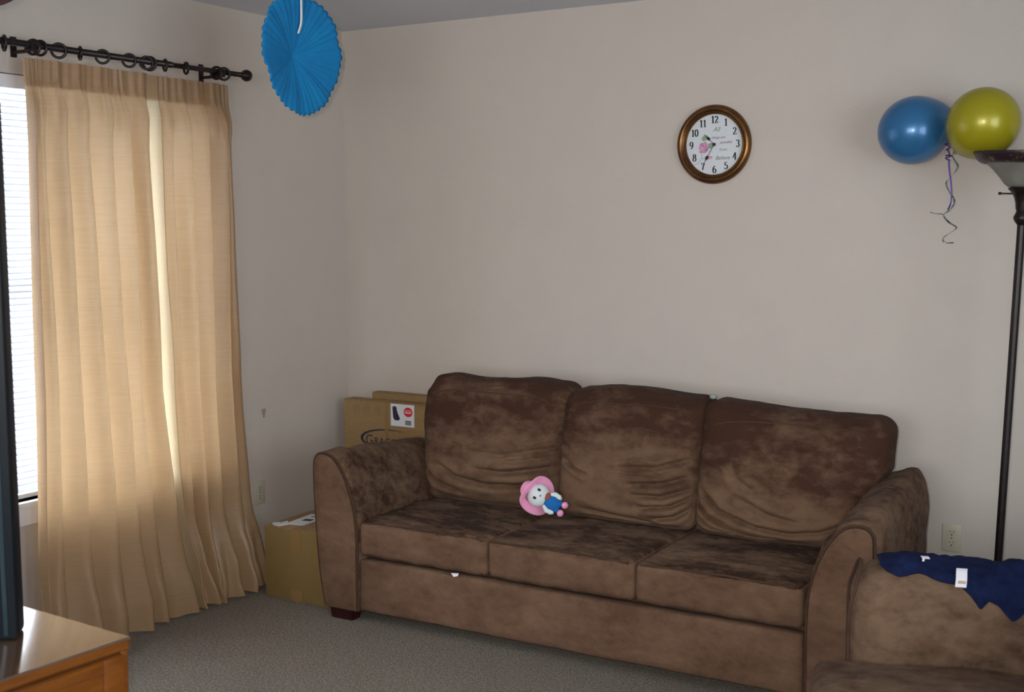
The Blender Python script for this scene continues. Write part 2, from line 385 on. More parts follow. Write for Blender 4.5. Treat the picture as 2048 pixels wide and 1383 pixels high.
# (y, turn about the vertical, radius)
rings = [(-.896, 38, .026), (-.938, 22, .026), (-1.103, -22, .024), (-1.212, -26, .024), (-1.290, 35, .027), (-1.305, 48, .026), (-1.389, 42, .026), (-1.513, 40, .026), (-1.613, -28, .025),
         (-1.705, 45, .027), (-1.782, 20, .027), (-1.811, 24, .027), (-1.925, -24, .027)]
desc = ['', ' against the end bracket', ' seen edge-on', ' seen edge-on', ' over the curtain gap', ' over the curtain gap', ' seen open', ' seen open', ' seen edge-on', ' seen open', ' of a touching pair', ' of a touching pair', ' left of the curtains']
for i, (y, a, r) in enumerate(rings):
    o = thing('curtain_ring', 'dark curtain ring, %s from the ball finial,%s' % (ordn[i], desc[i] or ' beside the end bracket'), 'curtain ring', (XRod, y, ZRod - .0184 * r / .026 + .0121), (0, 0, rad(a)), 'dark rings on the curtain rod')
    if i == 0:
        tor = [(r0 * math.cos(t), 0, r0 * math.sin(t)) for r0 in (.0232,) for t in [2 * PI * k / 28 for k in range(28)]]
        R0 = tube('ring', tor, .0048, M_black, o, n=8, closed=True)
        H0 = tube('hook', [(0, 0, -.026), (0.002, 0, -.031), (.0, 0, -.036), (-.002, 0, -.044)], .0008, M_wire, o, n=5)
    else:
        for q in (R0, H0): c = q.copy(); C.objects.link(c); c.parent = o
    for c in o.children: c.scale = (r / .026, 1.0, r / .026) if c.name.startswith('ring') else (1, 1, 1)

def smooth(t): t = max(0, min(1, t)); return t * t * (3 - 2 * t)
def curtain(name, label, B, x0, A, zh, zb, flare, seed, pleats, lead=False):
    """B: fold boundary y at z levels 2.11,1.83,.92,0 ; each fold is a rounded lobe with a sharp valley"""
    o0 = thing(name, label, 'curtain', (x0, sum(b[0] for b in B) / len(B), zh), group='gold curtain panels')
    zl = [2.11, 1.83, .92, 0]
    nz = 110; per = 16; nf = len(B) - 1; V = []
    for j in range(nz + 1):
        tz = (j / nz); z = zh + (zb - zh) * tz
        if tz < .12: z = zh + (zb - zh) * tz
        bs = [np.interp(-z, [-q for q in zl], b) for b in B]
        head = smooth((z - 1.93) / .12); bot = smooth((.42 - z) / .42)
        for i in range(nf):
            f0 = A[i % len(A)]
            for k in range(per + (1 if i == nf - 1 else 0)):
                t = .5 - .5 * math.cos(PI * k / per); t = .6 * t + .4 * k / per; y = bs[i] + (bs[i + 1] - bs[i]) * t
                lobe = abs(math.sin(PI * t ** 1.7)) ** .75
                lean = 0
                x = f0 * (lobe + lean * .8) * (1 - .62 * head)
                # pinch pleats in the heading: three little fingers per ring that open out downward
                ph = smooth((z - 1.88) / .05) * (1 - .3 * smooth((z - 2.06) / .05))
                x += ph * .0075 * (math.sin(2 * PI * (t * 3 + .2 * i)) * lobe)
                # secondary soft folds
                x += .003 * math.sin(2 * PI * (t + i * .37) + 1.4 * z + seed) * (1 - head) * lobe
                if lead and i == 0: x = (-.052 + .088 * t ** .8) * (1 - .5 * head) + .004 * math.sin(8 * z) * t
                x += flare * bot * (1 + .35 * math.sin(9 * (i + t) + seed))
                wr = fbm(((i + t) * .30, z * .5, 0), 2.4, seed + 3, 2)
                x += wr * .012 * (1 - head)
                cr = fbm(((i + t) * .5, z * 1.6, 5), 2.6, seed, 3)
                x += cr * .028 * bot * pleats; y += cr * .012 * bot * pleats
                zz = z
                if j == nz: zz = zb + .004 * math.sin(5 * (i + t)) + .004
                V.append((x, y - o0.location.y, zz - zh))
    nu = nf * per + 1
    F = []
    for j in range(nz):
        for k in range(nu - 1):
            a = j * nu + k; F.append((a, a + 1, a + nu + 1, a + nu))
    o = mk('curtain_panel', V, F, M_curt, o0, mats=[M_curt, M_curt_edge], fm=[1 if (lead and k < per - 2) else 0 for j in range(nz) for k in range(nu - 1)])
    # hem band at the foot, a second layer of cloth just behind the first
    V2 = []; rows = range(nz - 4, nz + 1)
    for j in rows:
        for k in range(nu):
            v = V[j * nu + k]; V2.append((v[0] - .004, v[1], v[2]))
    F2 = []
    for j in range(len(rows) - 1):
        for k in range(nu - 1):
            a = j * nu + k; F2.append((a, a + 1, a + nu + 1, a + nu))
    mk('hem', V2, F2, M_curt, o0)
    # stiffened heading band behind the top
    V3 = []; rows = range(0, 6)
    for j in rows:
        for k in range(nu):
            v = V[j * nu + k]; V3.append((v[0] - .004, v[1], v[2]))
    mk('heading_band', V3, F2[:0] + [f for f in [(j * nu + k, j * nu + k + 1, (j + 1) * nu + k + 1, (j + 1) * nu + k) for j in range(5) for k in range(nu - 1)]], M_curt, o0)
    return o0
BL = [(-1.846, -1.839, -1.856, -1.885), (-1.815, -1.825, -1.835, -1.872), (-1.775, -1.788, -1.768, -1.781), (-1.693, -1.706, -1.672, -1.655), (-1.589, -1.601, -1.561, -1.520),
      (-1.480, -1.491, -1.463, -1.405), (-1.419, -1.394, -1.385, -1.310), (-1.300, -1.322, -1.289, -1.180)]
curtain('curtain', 'left gold silky curtain panel, the wider one nearer the television', BL, .092, [.030, .042, .060, .062, .058, .040, .052], 2.112, .008, .03, 2, .45)
BR = [(-1.296, -1.310, -1.275, -1.185), (-1.225, -1.231, -1.205, -1.136), (-1.165, -1.169, -1.155, -1.072), (-1.080, -1.065, -1.071, -1.030), (-.985, -.975, -.987, -.925), (-.892, -.881, -.877, -.83), (-.842, -.843, -.812, -.745)]
curtain('curtain', 'right gold silky curtain panel with crumpled hem beside the cardboard box', BR, .062, [.030, .040, .055, .055, .055, .030], 2.112, .008, .06, 11, 1.0, True)

# ------------------------------------------------------------------ sofa
sofa = thing('sofa', 'long brown microsuede three-seat sofa along the back wall', 'sofa', (1.67, -.6, 0))
so = Vector((1.67, -.6, 0))
def S3(x, y, z): return (x - so.x, y - so.y, z)
YF0, YB0 = -.95, -.235
def prof_arm(x_out, x_in, ztop, n=10):
    """outline (x,z) anticlockwise from the bottom outer corner; s=+1 for the left arm (outer to the left)"""
    s = 1 if x_in > x_out else -1
    k = ztop / .655
    pts = [(.045, .045), (.02, .20), (.008, .35), (.0, .50), (.0, .60), (.006, .632), (.022, .650), (.046, .6565), (.075, .653), (.105, .636), (.135, .60), (.160, .555), (.182, .50), (.198, .44), (.206, .38), (.209, .30), (.209, .18), (.209, .045)]
    # Catmull-Rom refine
    out = []
    for i in range(len(pts) - 1):
        p0 = pts[max(i - 1, 0)]; p1 = pts[i]; p2 = pts[i + 1]; p3 = pts[min(i + 2, len(pts) - 1)]
        for t in (0, .33, .67):
            f = lambda a, b, c, d: .5 * (2 * b + (c - a) * t + (2 * a - 5 * b + 4 * c - d) * t * t + (3 * b - a - 3 * c + d) * t ** 3)
            out.append((f(p0[0], p1[0], p2[0], p3[0]), f(p0[1], p1[1], p2[1], p3[1])))
    out.append(pts[-1])
    return [(x_out + s * x, z * k if z > .06 else z) for x, z in out], s
def offs(pts, d, s):
    out = []
    n = len(pts)
    for i in range(n):
        a = Vector(pts[max(i - 1, 0)]); b = Vector(pts[min(i + 1, n - 1)]); t = (b - a).normalized(); nn = Vector((-t.y, t.x)) * s
        z = pts[i][1] + nn.y * d
        if i in (0, n - 1): z = pts[i][1]
        out.append((pts[i][0] + nn.x * d, z))
    return out
def make_arm(x_out, x_in, zt, zt_back, seed, square=0):
    P, s = prof_arm(x_out, x_in, zt)
    st = [(YF0 + .004, -.004), (YF0 + .012, .006), (YF0 + .03, .011), (YF0 + .06, .013)] + [(YF0 + .06 + (YB0 - YF0 - .12) * i / 16, .014) for i in range(1, 17)] + [(YB0 - .03, .010), (YB0 - .008, -.004), (YB0, -.022)]
    V = []; n = len(P)
    for y, d in st:
        O = offs(P, d, s); f = (y - YF0) / (YB0 - YF0)
        for i, (x, z) in enumerate(O):
            zz = z * (1 + (zt_back / zt - 1) * f) if z > .06 else z
            if square:
                lift = square * smooth((f - .25) / .6) * smooth((z - .45) / .12) * smooth((abs(x - x_out) - .06) / .06); zz += lift * (zt_back - zz)
                x -= .012 * smooth((f - .5) / .4) * smooth((.04 - abs(x - x_out)) / .04) * smooth((z - .5) / .1)
            up = smooth(min(i, n - 1 - i) / 8)
            q = fbm((x, y, zz), 6, seed) * .010 * up
            # pulled creases near the front on the outside
            c = .006 * math.sin(38 * y + 9 * zz + seed) * math.exp(-((y - YF0 - .13) / .09) ** 2) * smooth((zz - .25) / .3) * up
            dx = (x - (x_out + x_in) / 2); L = math.hypot(dx, zz - .4) + 1e-6
            V.append(S3(x + dx / L * (q + c), y, zz + (zz - .4) / L * (q + c) * up))
    F = grid(len(st), n)
    k = len(V)
    F.append([i for i in range(n)]); F.append([(len(st) - 1) * n + i for i in range(n)][::-1])
    bm = bmesh.new(); vs = [bm.verts.new(v) for v in V]
    for f in F: bm.faces.new([vs[i] for i in f])
    b = [bm.faces.new([vs[j * n] for j in range(len(st))] + [vs[j * n + n - 1] for j in range(len(st))][::-1])]
    bmesh.ops.triangulate(bm, faces=[f for f in bm.faces if len(f.verts) > 4])
    arm = frombm('arm', bm, M_su_arm, sofa, smooth=True)
    # facing panel
    O = offs(P, -.007, s); bm = bmesh.new()
    a = [bm.verts.new(S3(x, YF0 + .004, z)) for x, z in O]; O2 = offs(P, -.014, s)
    b2 = [bm.verts.new(S3(x, YF0 - .010, z)) for x, z in O]; c2 = [bm.verts.new(S3(x, YF0 - .014, max(z, .052))) for x, z in O2]
    for A, B in ((a, b2), (b2, c2)):
        for i in range(n): bm.faces.new((A[i], A[(i + 1) % n], B[(i + 1) % n], B[i]))
    bm.faces.new(c2); bm.faces.new(a[::-1])
    bmesh.ops.triangulate(bm, faces=[f for f in bm.faces if len(f.verts) > 4])
    fp = frombm('arm_front_panel', bm, M_su_front, arm, smooth=True)
    tube('piping', [S3(x, YF0 - .003, z) for x, z in offs(P, -.001, s)], .0045, M_su_pipe, arm, n=8)
    return arm
make_arm(.576, .785, .655, .595, 3)
make_arm(2.765, 2.545, .622, .672, 8, .6)
# base front rail and underframe
XI, XO = .786, 2.544
def base_fn(U, Q, N):
    return Q
cushion('front_rail', (XO - XI, .06, .205), .014, (0, .004, 0), M_su_front, sofa, n=(60, 4, 10), loc=S3((XI + XO) / 2, YF0 + .03, .149), noise_amp=.003, seed=4)
box('underframe', XI - so.x, XO - so.x, YF0 + .06 - so.y, YB0 - .01 - so.y, .05, .262, M_su_pipe, sofa)
# back frame behind the cushions
cushion('back_frame', (1.78, .13, .68), .05, (0, .01, .01), M_su_arm, sofa, n=(40, 6, 20), loc=S3(1.665, YB0 - .068, .40), noise_amp=.004, seed=6)
# feet
for (x, y) in ((.70, -.925), (2.66, -.925), (.70, -.29), (2.66, -.29)):
    bm = bmesh.new(); addbox(bm, -.058, .058, -.03, .03, 0, .052)
    for v in bm.verts:
        if v.co.z < .01: v.co.x *= .9; v.co.y *= .85
    bmesh.ops.bevel(bm, geom=list(bm.edges), offset=.003, segments=2, affect='EDGES')
    o = frombm('foot', bm, M_leg, sofa, smooth=True); o.location = S3(x, y, 0)
# seat cushions
edges = [XI + .001, 1.372, 1.958, XO - .001]
for i in range(3):
    x0, x1 = edges[i] + .0015, edges[i + 1] - .0015; cx = (x0 + x1) / 2; hw = (x1 - x0) / 2
    def fn(U, Q, N, i=i):
        top = (U[:, 2] > 0)
        # lived-in dip and small surface creases on top
        g = np.exp(-((U[:, 0] - (.1 - .1 * i)) / .55) ** 2 - ((U[:, 1] + .1) / .55) ** 2)
        Q[:, 2] -= top * g * .010
        w = np.array([fbm((q[0] + i, q[1] * 2.4, 0), 13, i * 3.1, 3) for q in Q])
        Q[:, 2] += top * w * .0065 * np.clip(1 - U[:, 0] ** 6, 0, 1) * (np.abs(U[:, 2]) > .8)
        # front face: slight vertical ripple
        fr = U[:, 1] < -.9
        Q[:, 1] += fr * .003 * np.sin(14 * U[:, 0] + i)
        return Q
    sc = cushion('seat_cushion', (x1 - x0, .64, .140), .026, (.0, .006, .014), M_su_seat[i], sofa, n=(44, 40, 12), fn=fn, loc=S3(cx, YF0 + .018 + .32 - .02, .334), noise_amp=.003, seed=i)
    sc.data.materials.append(M_su_front); sc.data.polygons.foreach_set('material_index', [1] * (len(sc.data.polygons) - 44 * 40) + [0] * (44 * 40))
    for zz in (.396, .274):
        pth = [S3(x0 + .02 + (x1 - x0 - .04) * t, YF0 + .002 + .004 * (1 if zz > .3 else 1), zz + .003 * math.sin(7 * t * PI + i) * .3 + (.007 * (1 - (2 * t - 1) ** 2) if zz > .3 else 0)) for t in [k / 24 for k in range(25)]]
        tube('piping', pth, .0036, M_su_pipe, sc, n=6)

# back cushions: soft, slumped, with pulled creases
CREASE = [
    # (list of points (u,v) in face units -1..1 on the front face, depth, width)
    [([(-.15, -.10), (.3, -.12), (.7, -.02), (.98, .05)], .014, .035), ([(-.1, -.38), (.3, -.40), (.7, -.32), (.97, -.25)], .020, .045), ([(.25, -.22), (.7, -.14), (.97, -.08)], .012, .03), ([(-.7, -.35), (-.4, -.55), (.1, -.62), (.6, -.55)], .014, .05),
     ([(-.95, -.45), (-.75, -.68), (-.3, -.80)], .012, .04), ([(.4, -.62), (.8, -.50), (.98, -.42)], .012, .03), ([(-.5, .95), (-.1, .90), (.4, .93)], .006, .03)],
    [([(-.97, .22), (-.75, .08)], .016, .035), ([(-.88, -.05), (-.6, -.22), (-.45, -.26)], .016, .03), ([(.0, -.10), (.5, -.06), (.97, .12)], .020, .04), ([(.15, -.33), (.6, -.28), (.95, -.15)], .014, .035), ([(.2, -.50), (.6, -.48), (.97, -.33)], .018, .035),
     ([(.3, -.68), (.7, -.62), (.98, -.45)], .018, .035), ([(.45, -.85), (.75, -.78), (.97, -.62)], .016, .04), ([(-.6, -.80), (0, -.88), (.5, -.93)], .010, .05), ([(0, -.2), (.4, -.19), (.8, -.08)], .010, .03)],
    [([(-.97, -.40), (-.75, -.68), (-.35, -.86), (.2, -.93)], .020, .04), ([(-.9, -.25), (-.6, -.56), (-.1, -.74), (.5, -.80)], .016, .035), ([(-.97, -.62), (-.7, -.85), (-.3, -.95)], .014, .035), ([(-.55, .2), (-.45, -.05), (-.2, -.2)], .010, .05),
     ([(-.4, -.30), (0, -.52), (.4, -.60)], .010, .04), ([(.1, .55), (.15, .2), (.1, -.1)], .008, .06), ([(-.95, .1), (-.6, .02)], .010, .04), ([(.3, -.78), (.7, -.72), (.95, -.55)], .010, .04)]]
bx = [(.738, 1.424, .904), (1.404, 2.002, .900), (1.978, 2.668, .872)]
bb = [(.80, 1.41), (1.41, 2.0), (1.985, 2.545)]
for i in range(3):
    xt0, xt1, zt = bx[i]; xb0, xb1 = bb[i]; wd = 1.0; cz0 = .412
    def fn(U, Q, N, i=i, xt0=xt0, xt1=xt1, xb0=xb0, xb1=xb1, zt=zt):
        fr = np.clip(-U[:, 1], 0, 1) ; face = (U[:, 1] < -.6)
        D = np.zeros(len(Q))
        for pts, dep, wid in CREASE[i]:
            pts = np.array(pts)
            # dense polyline
            ts = np.linspace(0, len(pts) - 1, 40); px = np.interp(ts, range(len(pts)), pts[:, 0]); pz = np.interp(ts, range(len(pts)), pts[:, 1])
            d2 = (U[:, 0:1] - px[None]) ** 2 + ((U[:, 2:3] - pz[None]) * 1.0) ** 2
            k = d2.argmin(1); dist = np.sqrt(d2[np.arange(len(Q)), k]); endf = np.minimum(k, 39 - k) / 8.0; endf = np.clip(endf + .15, 0, 1)
            D += 1.5 * dep * np.exp(-(dist / (wid * .8)) ** 2) * endf - dep * .8 * np.exp(-((dist - wid * 2.2) / (wid * 1.5)) ** 2) * endf
        Q[:, 1] += np.clip(D, -.02, .028) * (U[:, 1] < -.5)
        # fuller below the middle: sag
        vz = (U[:, 2] + 1) / 2
        Q[:, 1] -= (U[:, 1] < 0) * .040 * np.sin(PI * np.clip(vz, 0, 1) ** .75) * (1 - np.abs(U[:, 0]) ** 3) * .9
        # shape outline: taper between bottom and top widths, rounded slumped corners
        lo = xb0 + (xt0 - xb0) * np.clip((vz - .12) / .5, 0, 1) ** .8; hi = xb1 + (xt1 - xb1) * np.clip((vz - .12) / .5, 0, 1) ** .8
        xn = Q[:, 0] / .30; xx = lo + (hi - lo) * (xn + 1) / 2
        # flatter, narrower back side
        zz = cz0 + (Q[:, 2] / .25 + 1) / 2 * (zt - cz0)
        zz += .008 * np.sin(3.2 * U[:, 0] + i * 2) * vz ** 3
        if i == 0: zz -= .03 * np.clip((-U[:, 0] - .86) / .14, 0, 1) * vz ** 6
        if i == 0: zz += (.012 * np.exp(-((U[:, 0] + .72) / .2) ** 2)) * vz ** 4
        if i == 2: zz -= .018 * np.clip(U[:, 0], 0, 1) ** 2 * vz ** 2 - .016 * np.clip(-U[:, 0], 0, 1) ** 2 * vz ** 2
        # lean: bottom forward of the top
        yy = Q[:, 1] - .395 + .10 * (vz - .35)
        return np.stack([xx, yy, zz], 1)
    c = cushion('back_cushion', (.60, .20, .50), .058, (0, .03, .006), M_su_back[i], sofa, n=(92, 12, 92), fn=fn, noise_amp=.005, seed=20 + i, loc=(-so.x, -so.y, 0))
    # welted seam along the top front edge
    dz = .035
    pth = []
    for k in range(27):
        t = k / 26; x = xt0 + .03 + (xt1 - xt0 - .06) * t; e = abs(2 * t - 1) ** 6
        pth.append((x, t, e))
    # ride the seam on the cushion surface
    me = c.data; co_ = np.empty(len(me.vertices) * 3); me.vertices.foreach_get('co', co_); co_ = co_.reshape(-1, 3)
    tp = []
    for x, t, e in pth:
        zt_ = zt - .040 - .05 * e
        sel = np.argmin((co_[:, 0] - (x - so.x)) ** 2 + (co_[:, 2] - zt_) ** 2 + 100 * (co_[:, 1] > (-.40 - so.y)))
        tp.append((co_[sel][0], co_[sel][1] - .0005, co_[sel][2]))
    tp = [tuple(np.mean(tp[max(0, k - 1):k + 2], axis=0)) for k in range(len(tp))]
    tube('seam', tp, .0028, M_su_pipe, c, n=6)

# scraps on the sofa
o = poly('paper_scrap', [(0, 0), (.034, .004), (.03, -.007), (.012, -.013), (.005, -.006)], .0008, M_tag, None, lambda u, v, w_: (1.222 + u, -.957 - w_, .262 + v)); tag(o, 'tiny torn white paper scrap in the gap under the left seat cushion of the sofa', 'paper')
o = ellipsoid('lint_tuft', (1.995, -.335, .895), (.014, .012, .010), mat('pale_lint', (.28, .32, .30, 1), 1), n=12); tag(o, 'small pale lint tuft between middle and right back cushions of the sofa', 'lint')

# ------------------------------------------------------------------ plush doll (plain soft toy)
doll = thing('plush_doll', 'small plush doll with pink hat and blue suit lying on the sofa seat', 'doll', (1.42, -.6, .43))
ax = Vector((.82, .20, -.44)).normalized()       # head-to-feet direction
nd = Vector((.45, -.85, .30)); nd = (nd - ax * nd.dot(ax)).normalized(); sd = nd.cross(-ax)
RM = Matrix((sd, nd, -ax)).transposed()   # local x = side, y = front, z = up towards the head
hc = Vector((.005, .0, .085))
ellipsoid('head', hc, (.047, .036, .042), M_dwhite, doll, rot=RM, n=24)
# hat: floppy brim disc + soft crown
n = 40; V = []
for r_, zc, k in ((.0, .052, 0), (.022, .050, 1), (.034, .040, 2), (.038, .022, 3), (.042, .010, 4), (.060, .004, 5), (.073, -.005, 6), (.075, -.009, 7), (.070, -.011, 8), (.040, .002, 9)):
    for i in range(n):
        a = 2 * PI * i / n; wv = (.012 * math.sin(2 * a + .6) + .006 * math.sin(3 * a)) * (1 if k >= 5 else 0)
        V.append(RM @ Vector((r_ * math.cos(a) * 1.05, r_ * math.sin(a) * .80 - .012, zc + .010 + wv * .6 + .75 * r_ * math.sin(a))) + hc)
F = [(k * n + i, k * n + (i + 1) % n, (k + 1) * n + (i + 1) % n, (k + 1) * n + i) for k in range(9) for i in range(n)]
mk('hat', V, F, M_pink, doll)
def D(x, y, z): return RM @ Vector((x, y, z)) + hc
ellipsoid('torso', D(0, .004, -.062), (.030, .024, .036), M_dblue, doll, rot=RM, n=20)
ellipsoid('collar', D(-.012, .018, -.036), (.018, .010, .012), M_dbrown, doll, rot=RM, n=14)
for s in (-1, 1):
    tube('arm', [D(.024 * s, .008, -.040), D(.036 * s, .012, -.058), D(.034 * s, .014, -.078), D(.030 * s, .016, -.088)], [.008, .010, .010, .006], M_dwhite, doll, n=10)
    tube('leg', [D(.012 * s, .004, -.085), D(.016 * s, .008, -.102)], [.012, .011], M_dblue, doll, n=10)
    ellipsoid('foot', D(.018 * s, .016, -.112), (.014, .018, .013), M_pink, doll, rot=RM, n=14)
    e = ellipsoid('eye', D(.018 * s, .034, .004), (.0055, .003, .0075), M_inkbk, doll, rot=RM, n=12)
ellipsoid('nose', D(0, .037, -.012), (.004, .003, .003), M_dbrown, doll, rot=RM, n=10)
# drop the doll so that its lowest point rests on the seat
zmin = min((c.matrix_basis @ v.co).z for c in doll.children for v in c.data.vertices)
doll.scale = (.97, .97, .97); doll.location = (1.395, -.615, .423 - zmin * .97)

# ------------------------------------------------------------------ cardboard boxes
def carton(name, label, x0, x1, y0, y1, z0, z1, m):
    o = thing(name, label, 'box', ((x0 + x1) / 2, (y0 + y1) / 2, z0))
    hx, hy = (x1 - x0) / 2, (y1 - y0) / 2
    box('carton_body', -hx, hx, -hy, hy, 0, z1 - z0 - .003, m, o, bev=.003)
    return o, hx, hy, z1 - z0
b1, hx, hy, hz = carton('cardboard_box', 'tall printed cardboard box with car seat label standing behind the sofa arm', .09, .80, -.15, -.075, 0, .731, M_card)
box('flap', -hx, -.004 - .1, -hy, hy, hz - .003, hz, M_card, b1, bev=.001); box('flap', -.0995, hx, -hy, hy, hz - .003, hz + .0005, M_card, b1, bev=.001)
fr1 = lambda u, v, w_: (u - .445, -.0375 - .0004 - w_, v)
poly('tape_seam', [(.329, .45), (.345, .45), (.345, .73), (.329, .73)], .0006, M_tape, b1, fr1)
# printed logo: swoosh ellipse and the letters
def strip(name, cx, cz, rx, rz, a0, a1, w0, m, parent, fr, n=36, var=True):
    V = []
    for k in range(n + 1):
        t = k / n; a = rad(a0 + (a1 - a0) * t); wd = w0 * (math.sin(PI * min(1, t * .9 + .03)) ** .8 if var else 1)
        for l in (0, .0005):
            V.append(fr(cx + rx * math.cos(a), cz + rz * math.sin(a), l)); V.append(fr(cx + (rx - wd) * math.cos(a), cz + (rz - wd * .5) * math.sin(a), l))
    F = []
    for k in range(n):
        b = 4 * k; F += [(b + 2, b + 3, b + 7, b + 6), (b, b + 4, b + 5, b + 1), (b, b + 2, b + 6, b + 4), (b + 1, b + 5, b + 7, b + 3)]
    return mk(name, V, F, m, parent, smooth=False)
def ell(cx, cz, rx, rz, a0, a1, w0, n=30):
    out = []; inn = []
    for k in range(n + 1):
        t = k / n; a = rad(a0 + (a1 - a0) * t); wd = w0 * math.sin(PI * min(1, t * .9 + .05)) ** .7
        out.append((cx + rx * math.cos(a), cz + rz * math.sin(a))); inn.append((cx + (rx - wd) * math.cos(a), cz + (rz - wd * .6) * math.sin(a)))
    return out + inn[::-1]
strip('printed_swoosh', .345, .556, .160, .050, 60, 262, .016, M_ink, b1, fr1)
text('printed_logo', 'G', .066, M_ink, b1, (.236 - .445, -.0383, .548), (PI / 2, 0, 0), sx=.95)
text('printed_logo', 'RACO', .048, M_ink, b1, (.262 - .445, -.0383, .545), (PI / 2, 0, 0), align='LEFT', sx=1.0)
# faint care symbols printed near the top
for cx in (.165, .225, .285):
    strip('printed_symbol', cx, .690, .020, .024, 20, 340, .005, M_faint, b1, fr1, 20, False)
    poly('printed_symbol', [(cx - .010, .679), (cx + .010, .679), (cx + .010, .700), (cx, .708), (cx - .010, .700)], .0004, M_faint, b1, fr1)
lab = poly('product_label', [(.361, .626), (.492, .626), (.492, .728), (.361, .728)], .0008, M_paper, b1, fr1)
lf = lambda u, v, w_: (.361 + u - .445, -.0375 - .0014 - w_, .626 + v)
seat = [(.010, .086), (.020, .092), (.033, .088), (.035, .072), (.040, .060), (.040, .048), (.050, .040), (.052, .032), (.040, .026), (.022, .027), (.014, .038), (.012, .060)]
poly('printed_car_seat', seat, .0004, mat('seat_print', sr(50, 42, 70), .6), lab, lf)
poly('red_seal', [(.098 + .0245 * math.cos(a), .068 + .022 * math.sin(a)) for a in [2 * PI * k / 24 for k in range(24)]], .0004, M_red, lab, lf)
text('seal_lettering', 'TRUST', .013, M_paper, lab, (.459 - .445, -.0395, .6915), (PI / 2, 0, 0), sx=1.0, bold=.0004)
text('seal_lettering', 'you can', .0085, M_paper, lab, (.459 - .445, -.0395, .703), (PI / 2, 0, 0), sx=1.0)
for k in range(9): poly('barcode_bar', [(.082 + k * .0038, .008), (.082 + k * .0038 + (.002 if k % 3 else .0028), .008), (.082 + k * .0038 + (.002 if k % 3 else .0028), .030), (.082 + k * .0038, .030)], .0004, M_ink, lab, lf)
b2, hx, hy, hz = carton('cardboard_box', 'plain cardboard box a little taller, against the wall behind the car seat box', .193, .90, -.068, -.014, 0, .760, M_card)
box('flap', -hx, hx, -hy, hy, hz - .003, hz, M_card, b2, bev=.001)
b3, hx, hy, hz = carton('cardboard_box', 'olive-brown cardboard box on the carpet between curtain and sofa arm', .232, .565, -.868, -.42, 0, .300, M_card2)
box('flap', -hx, -.001, -hy, hy, hz - .003, hz, M_card, b3, bev=.001); box('flap', .001, hx, -hy, hy, hz - .003, hz, M_card, b3, bev=.001)
box('tape', -.03, .03, -hy - .001, hy, hz - .0005, hz + .0006, M_tape, b3); box('tape', -.03, .03, -hy - .0012, -hy - .0003, hz - .09, hz, M_tape, b3)
box('tape', -.03, .03, -hy - .0012, -hy - .0003, 0.001, .05, M_tape, b3)
# shipping label lying flat on the top
sl3 = poly('shipping_label', [(-.115, -.17), (-.03, -.155), (-.035, .04), (-.13, .02)], .001, M_paper, b3, lambda u, v, w_: (u + .01, v, hz + .0008 + w_))
poly('printed_mark', [(-.09, -.09), (-.05, -.082), (-.052, -.05), (-.094, -.058)], .0004, M_ink, sl3, lambda u, v, w_: (u + .01, v, hz + .0020 + w_))
poly('printed_mark', [(-.10, -.02), (-.05, -.012), (-.051, 0), (-.10, -.008)], .0004, M_ink, sl3, lambda u, v, w_: (u + .01, v, hz + .0020 + w_))
poly('torn_tape', [(-.165, -.19), (-.15, -.16), (-.14, -.17), (-.13, -.13), (-.11, -.15), (-.10, -.12), (-.095, -.17), (-.11, -.21), (-.14, -.205)], .004, M_paper, b3, lambda u, v, w_: (u + .01, v, hz + .0006 + w_))

# ------------------------------------------------------------------ clock
ck = thing('wall_clock', 'round antique gold wall clock with white dial and black numerals', 'clock', (1.859, 0, 1.852), (PI / 2, rad(-.8), 0))
# local: x right, y up, z out of the wall
prof = [(.150, .001), (.1545, .006), (.1555, .013), (.153, .021), (.147, .028), (.140, .031), (.134, .029), (.130, .024), (.1275, .022), (.1245, .0245), (.1215, .022), (.1185, .016), (.1185, .004)]
lathe('rim', prof, M_gold, ck, n=72, cap=False)
lathe('dial', [(.121, .001), (.121, .006), (.0, .0062)], M_dial, ck, n=48, cap=False)
V = []; F = []
for k in range(84):
    a = 2 * PI * k / 84; c = Vector((.1265 * math.cos(a), .1265 * math.sin(a), .0245)); b0 = len(V)
    r_ = .0024
    for d in ((1, 0, 0), (-1, 0, 0), (0, 1, 0), (0, -1, 0), (0, 0, 1), (0, 0, -1)): V.append(c + Vector(d) * r_)
    for f in ((0, 2, 4), (2, 1, 4), (1, 3, 4), (3, 0, 4), (2, 0, 5), (1, 2, 5), (3, 1, 5), (0, 3, 5)): F.append(tuple(b0 + q for q in f))
o = mk('bead_ring', V, F, M_bead, ck); o['kind'] = 'stuff'
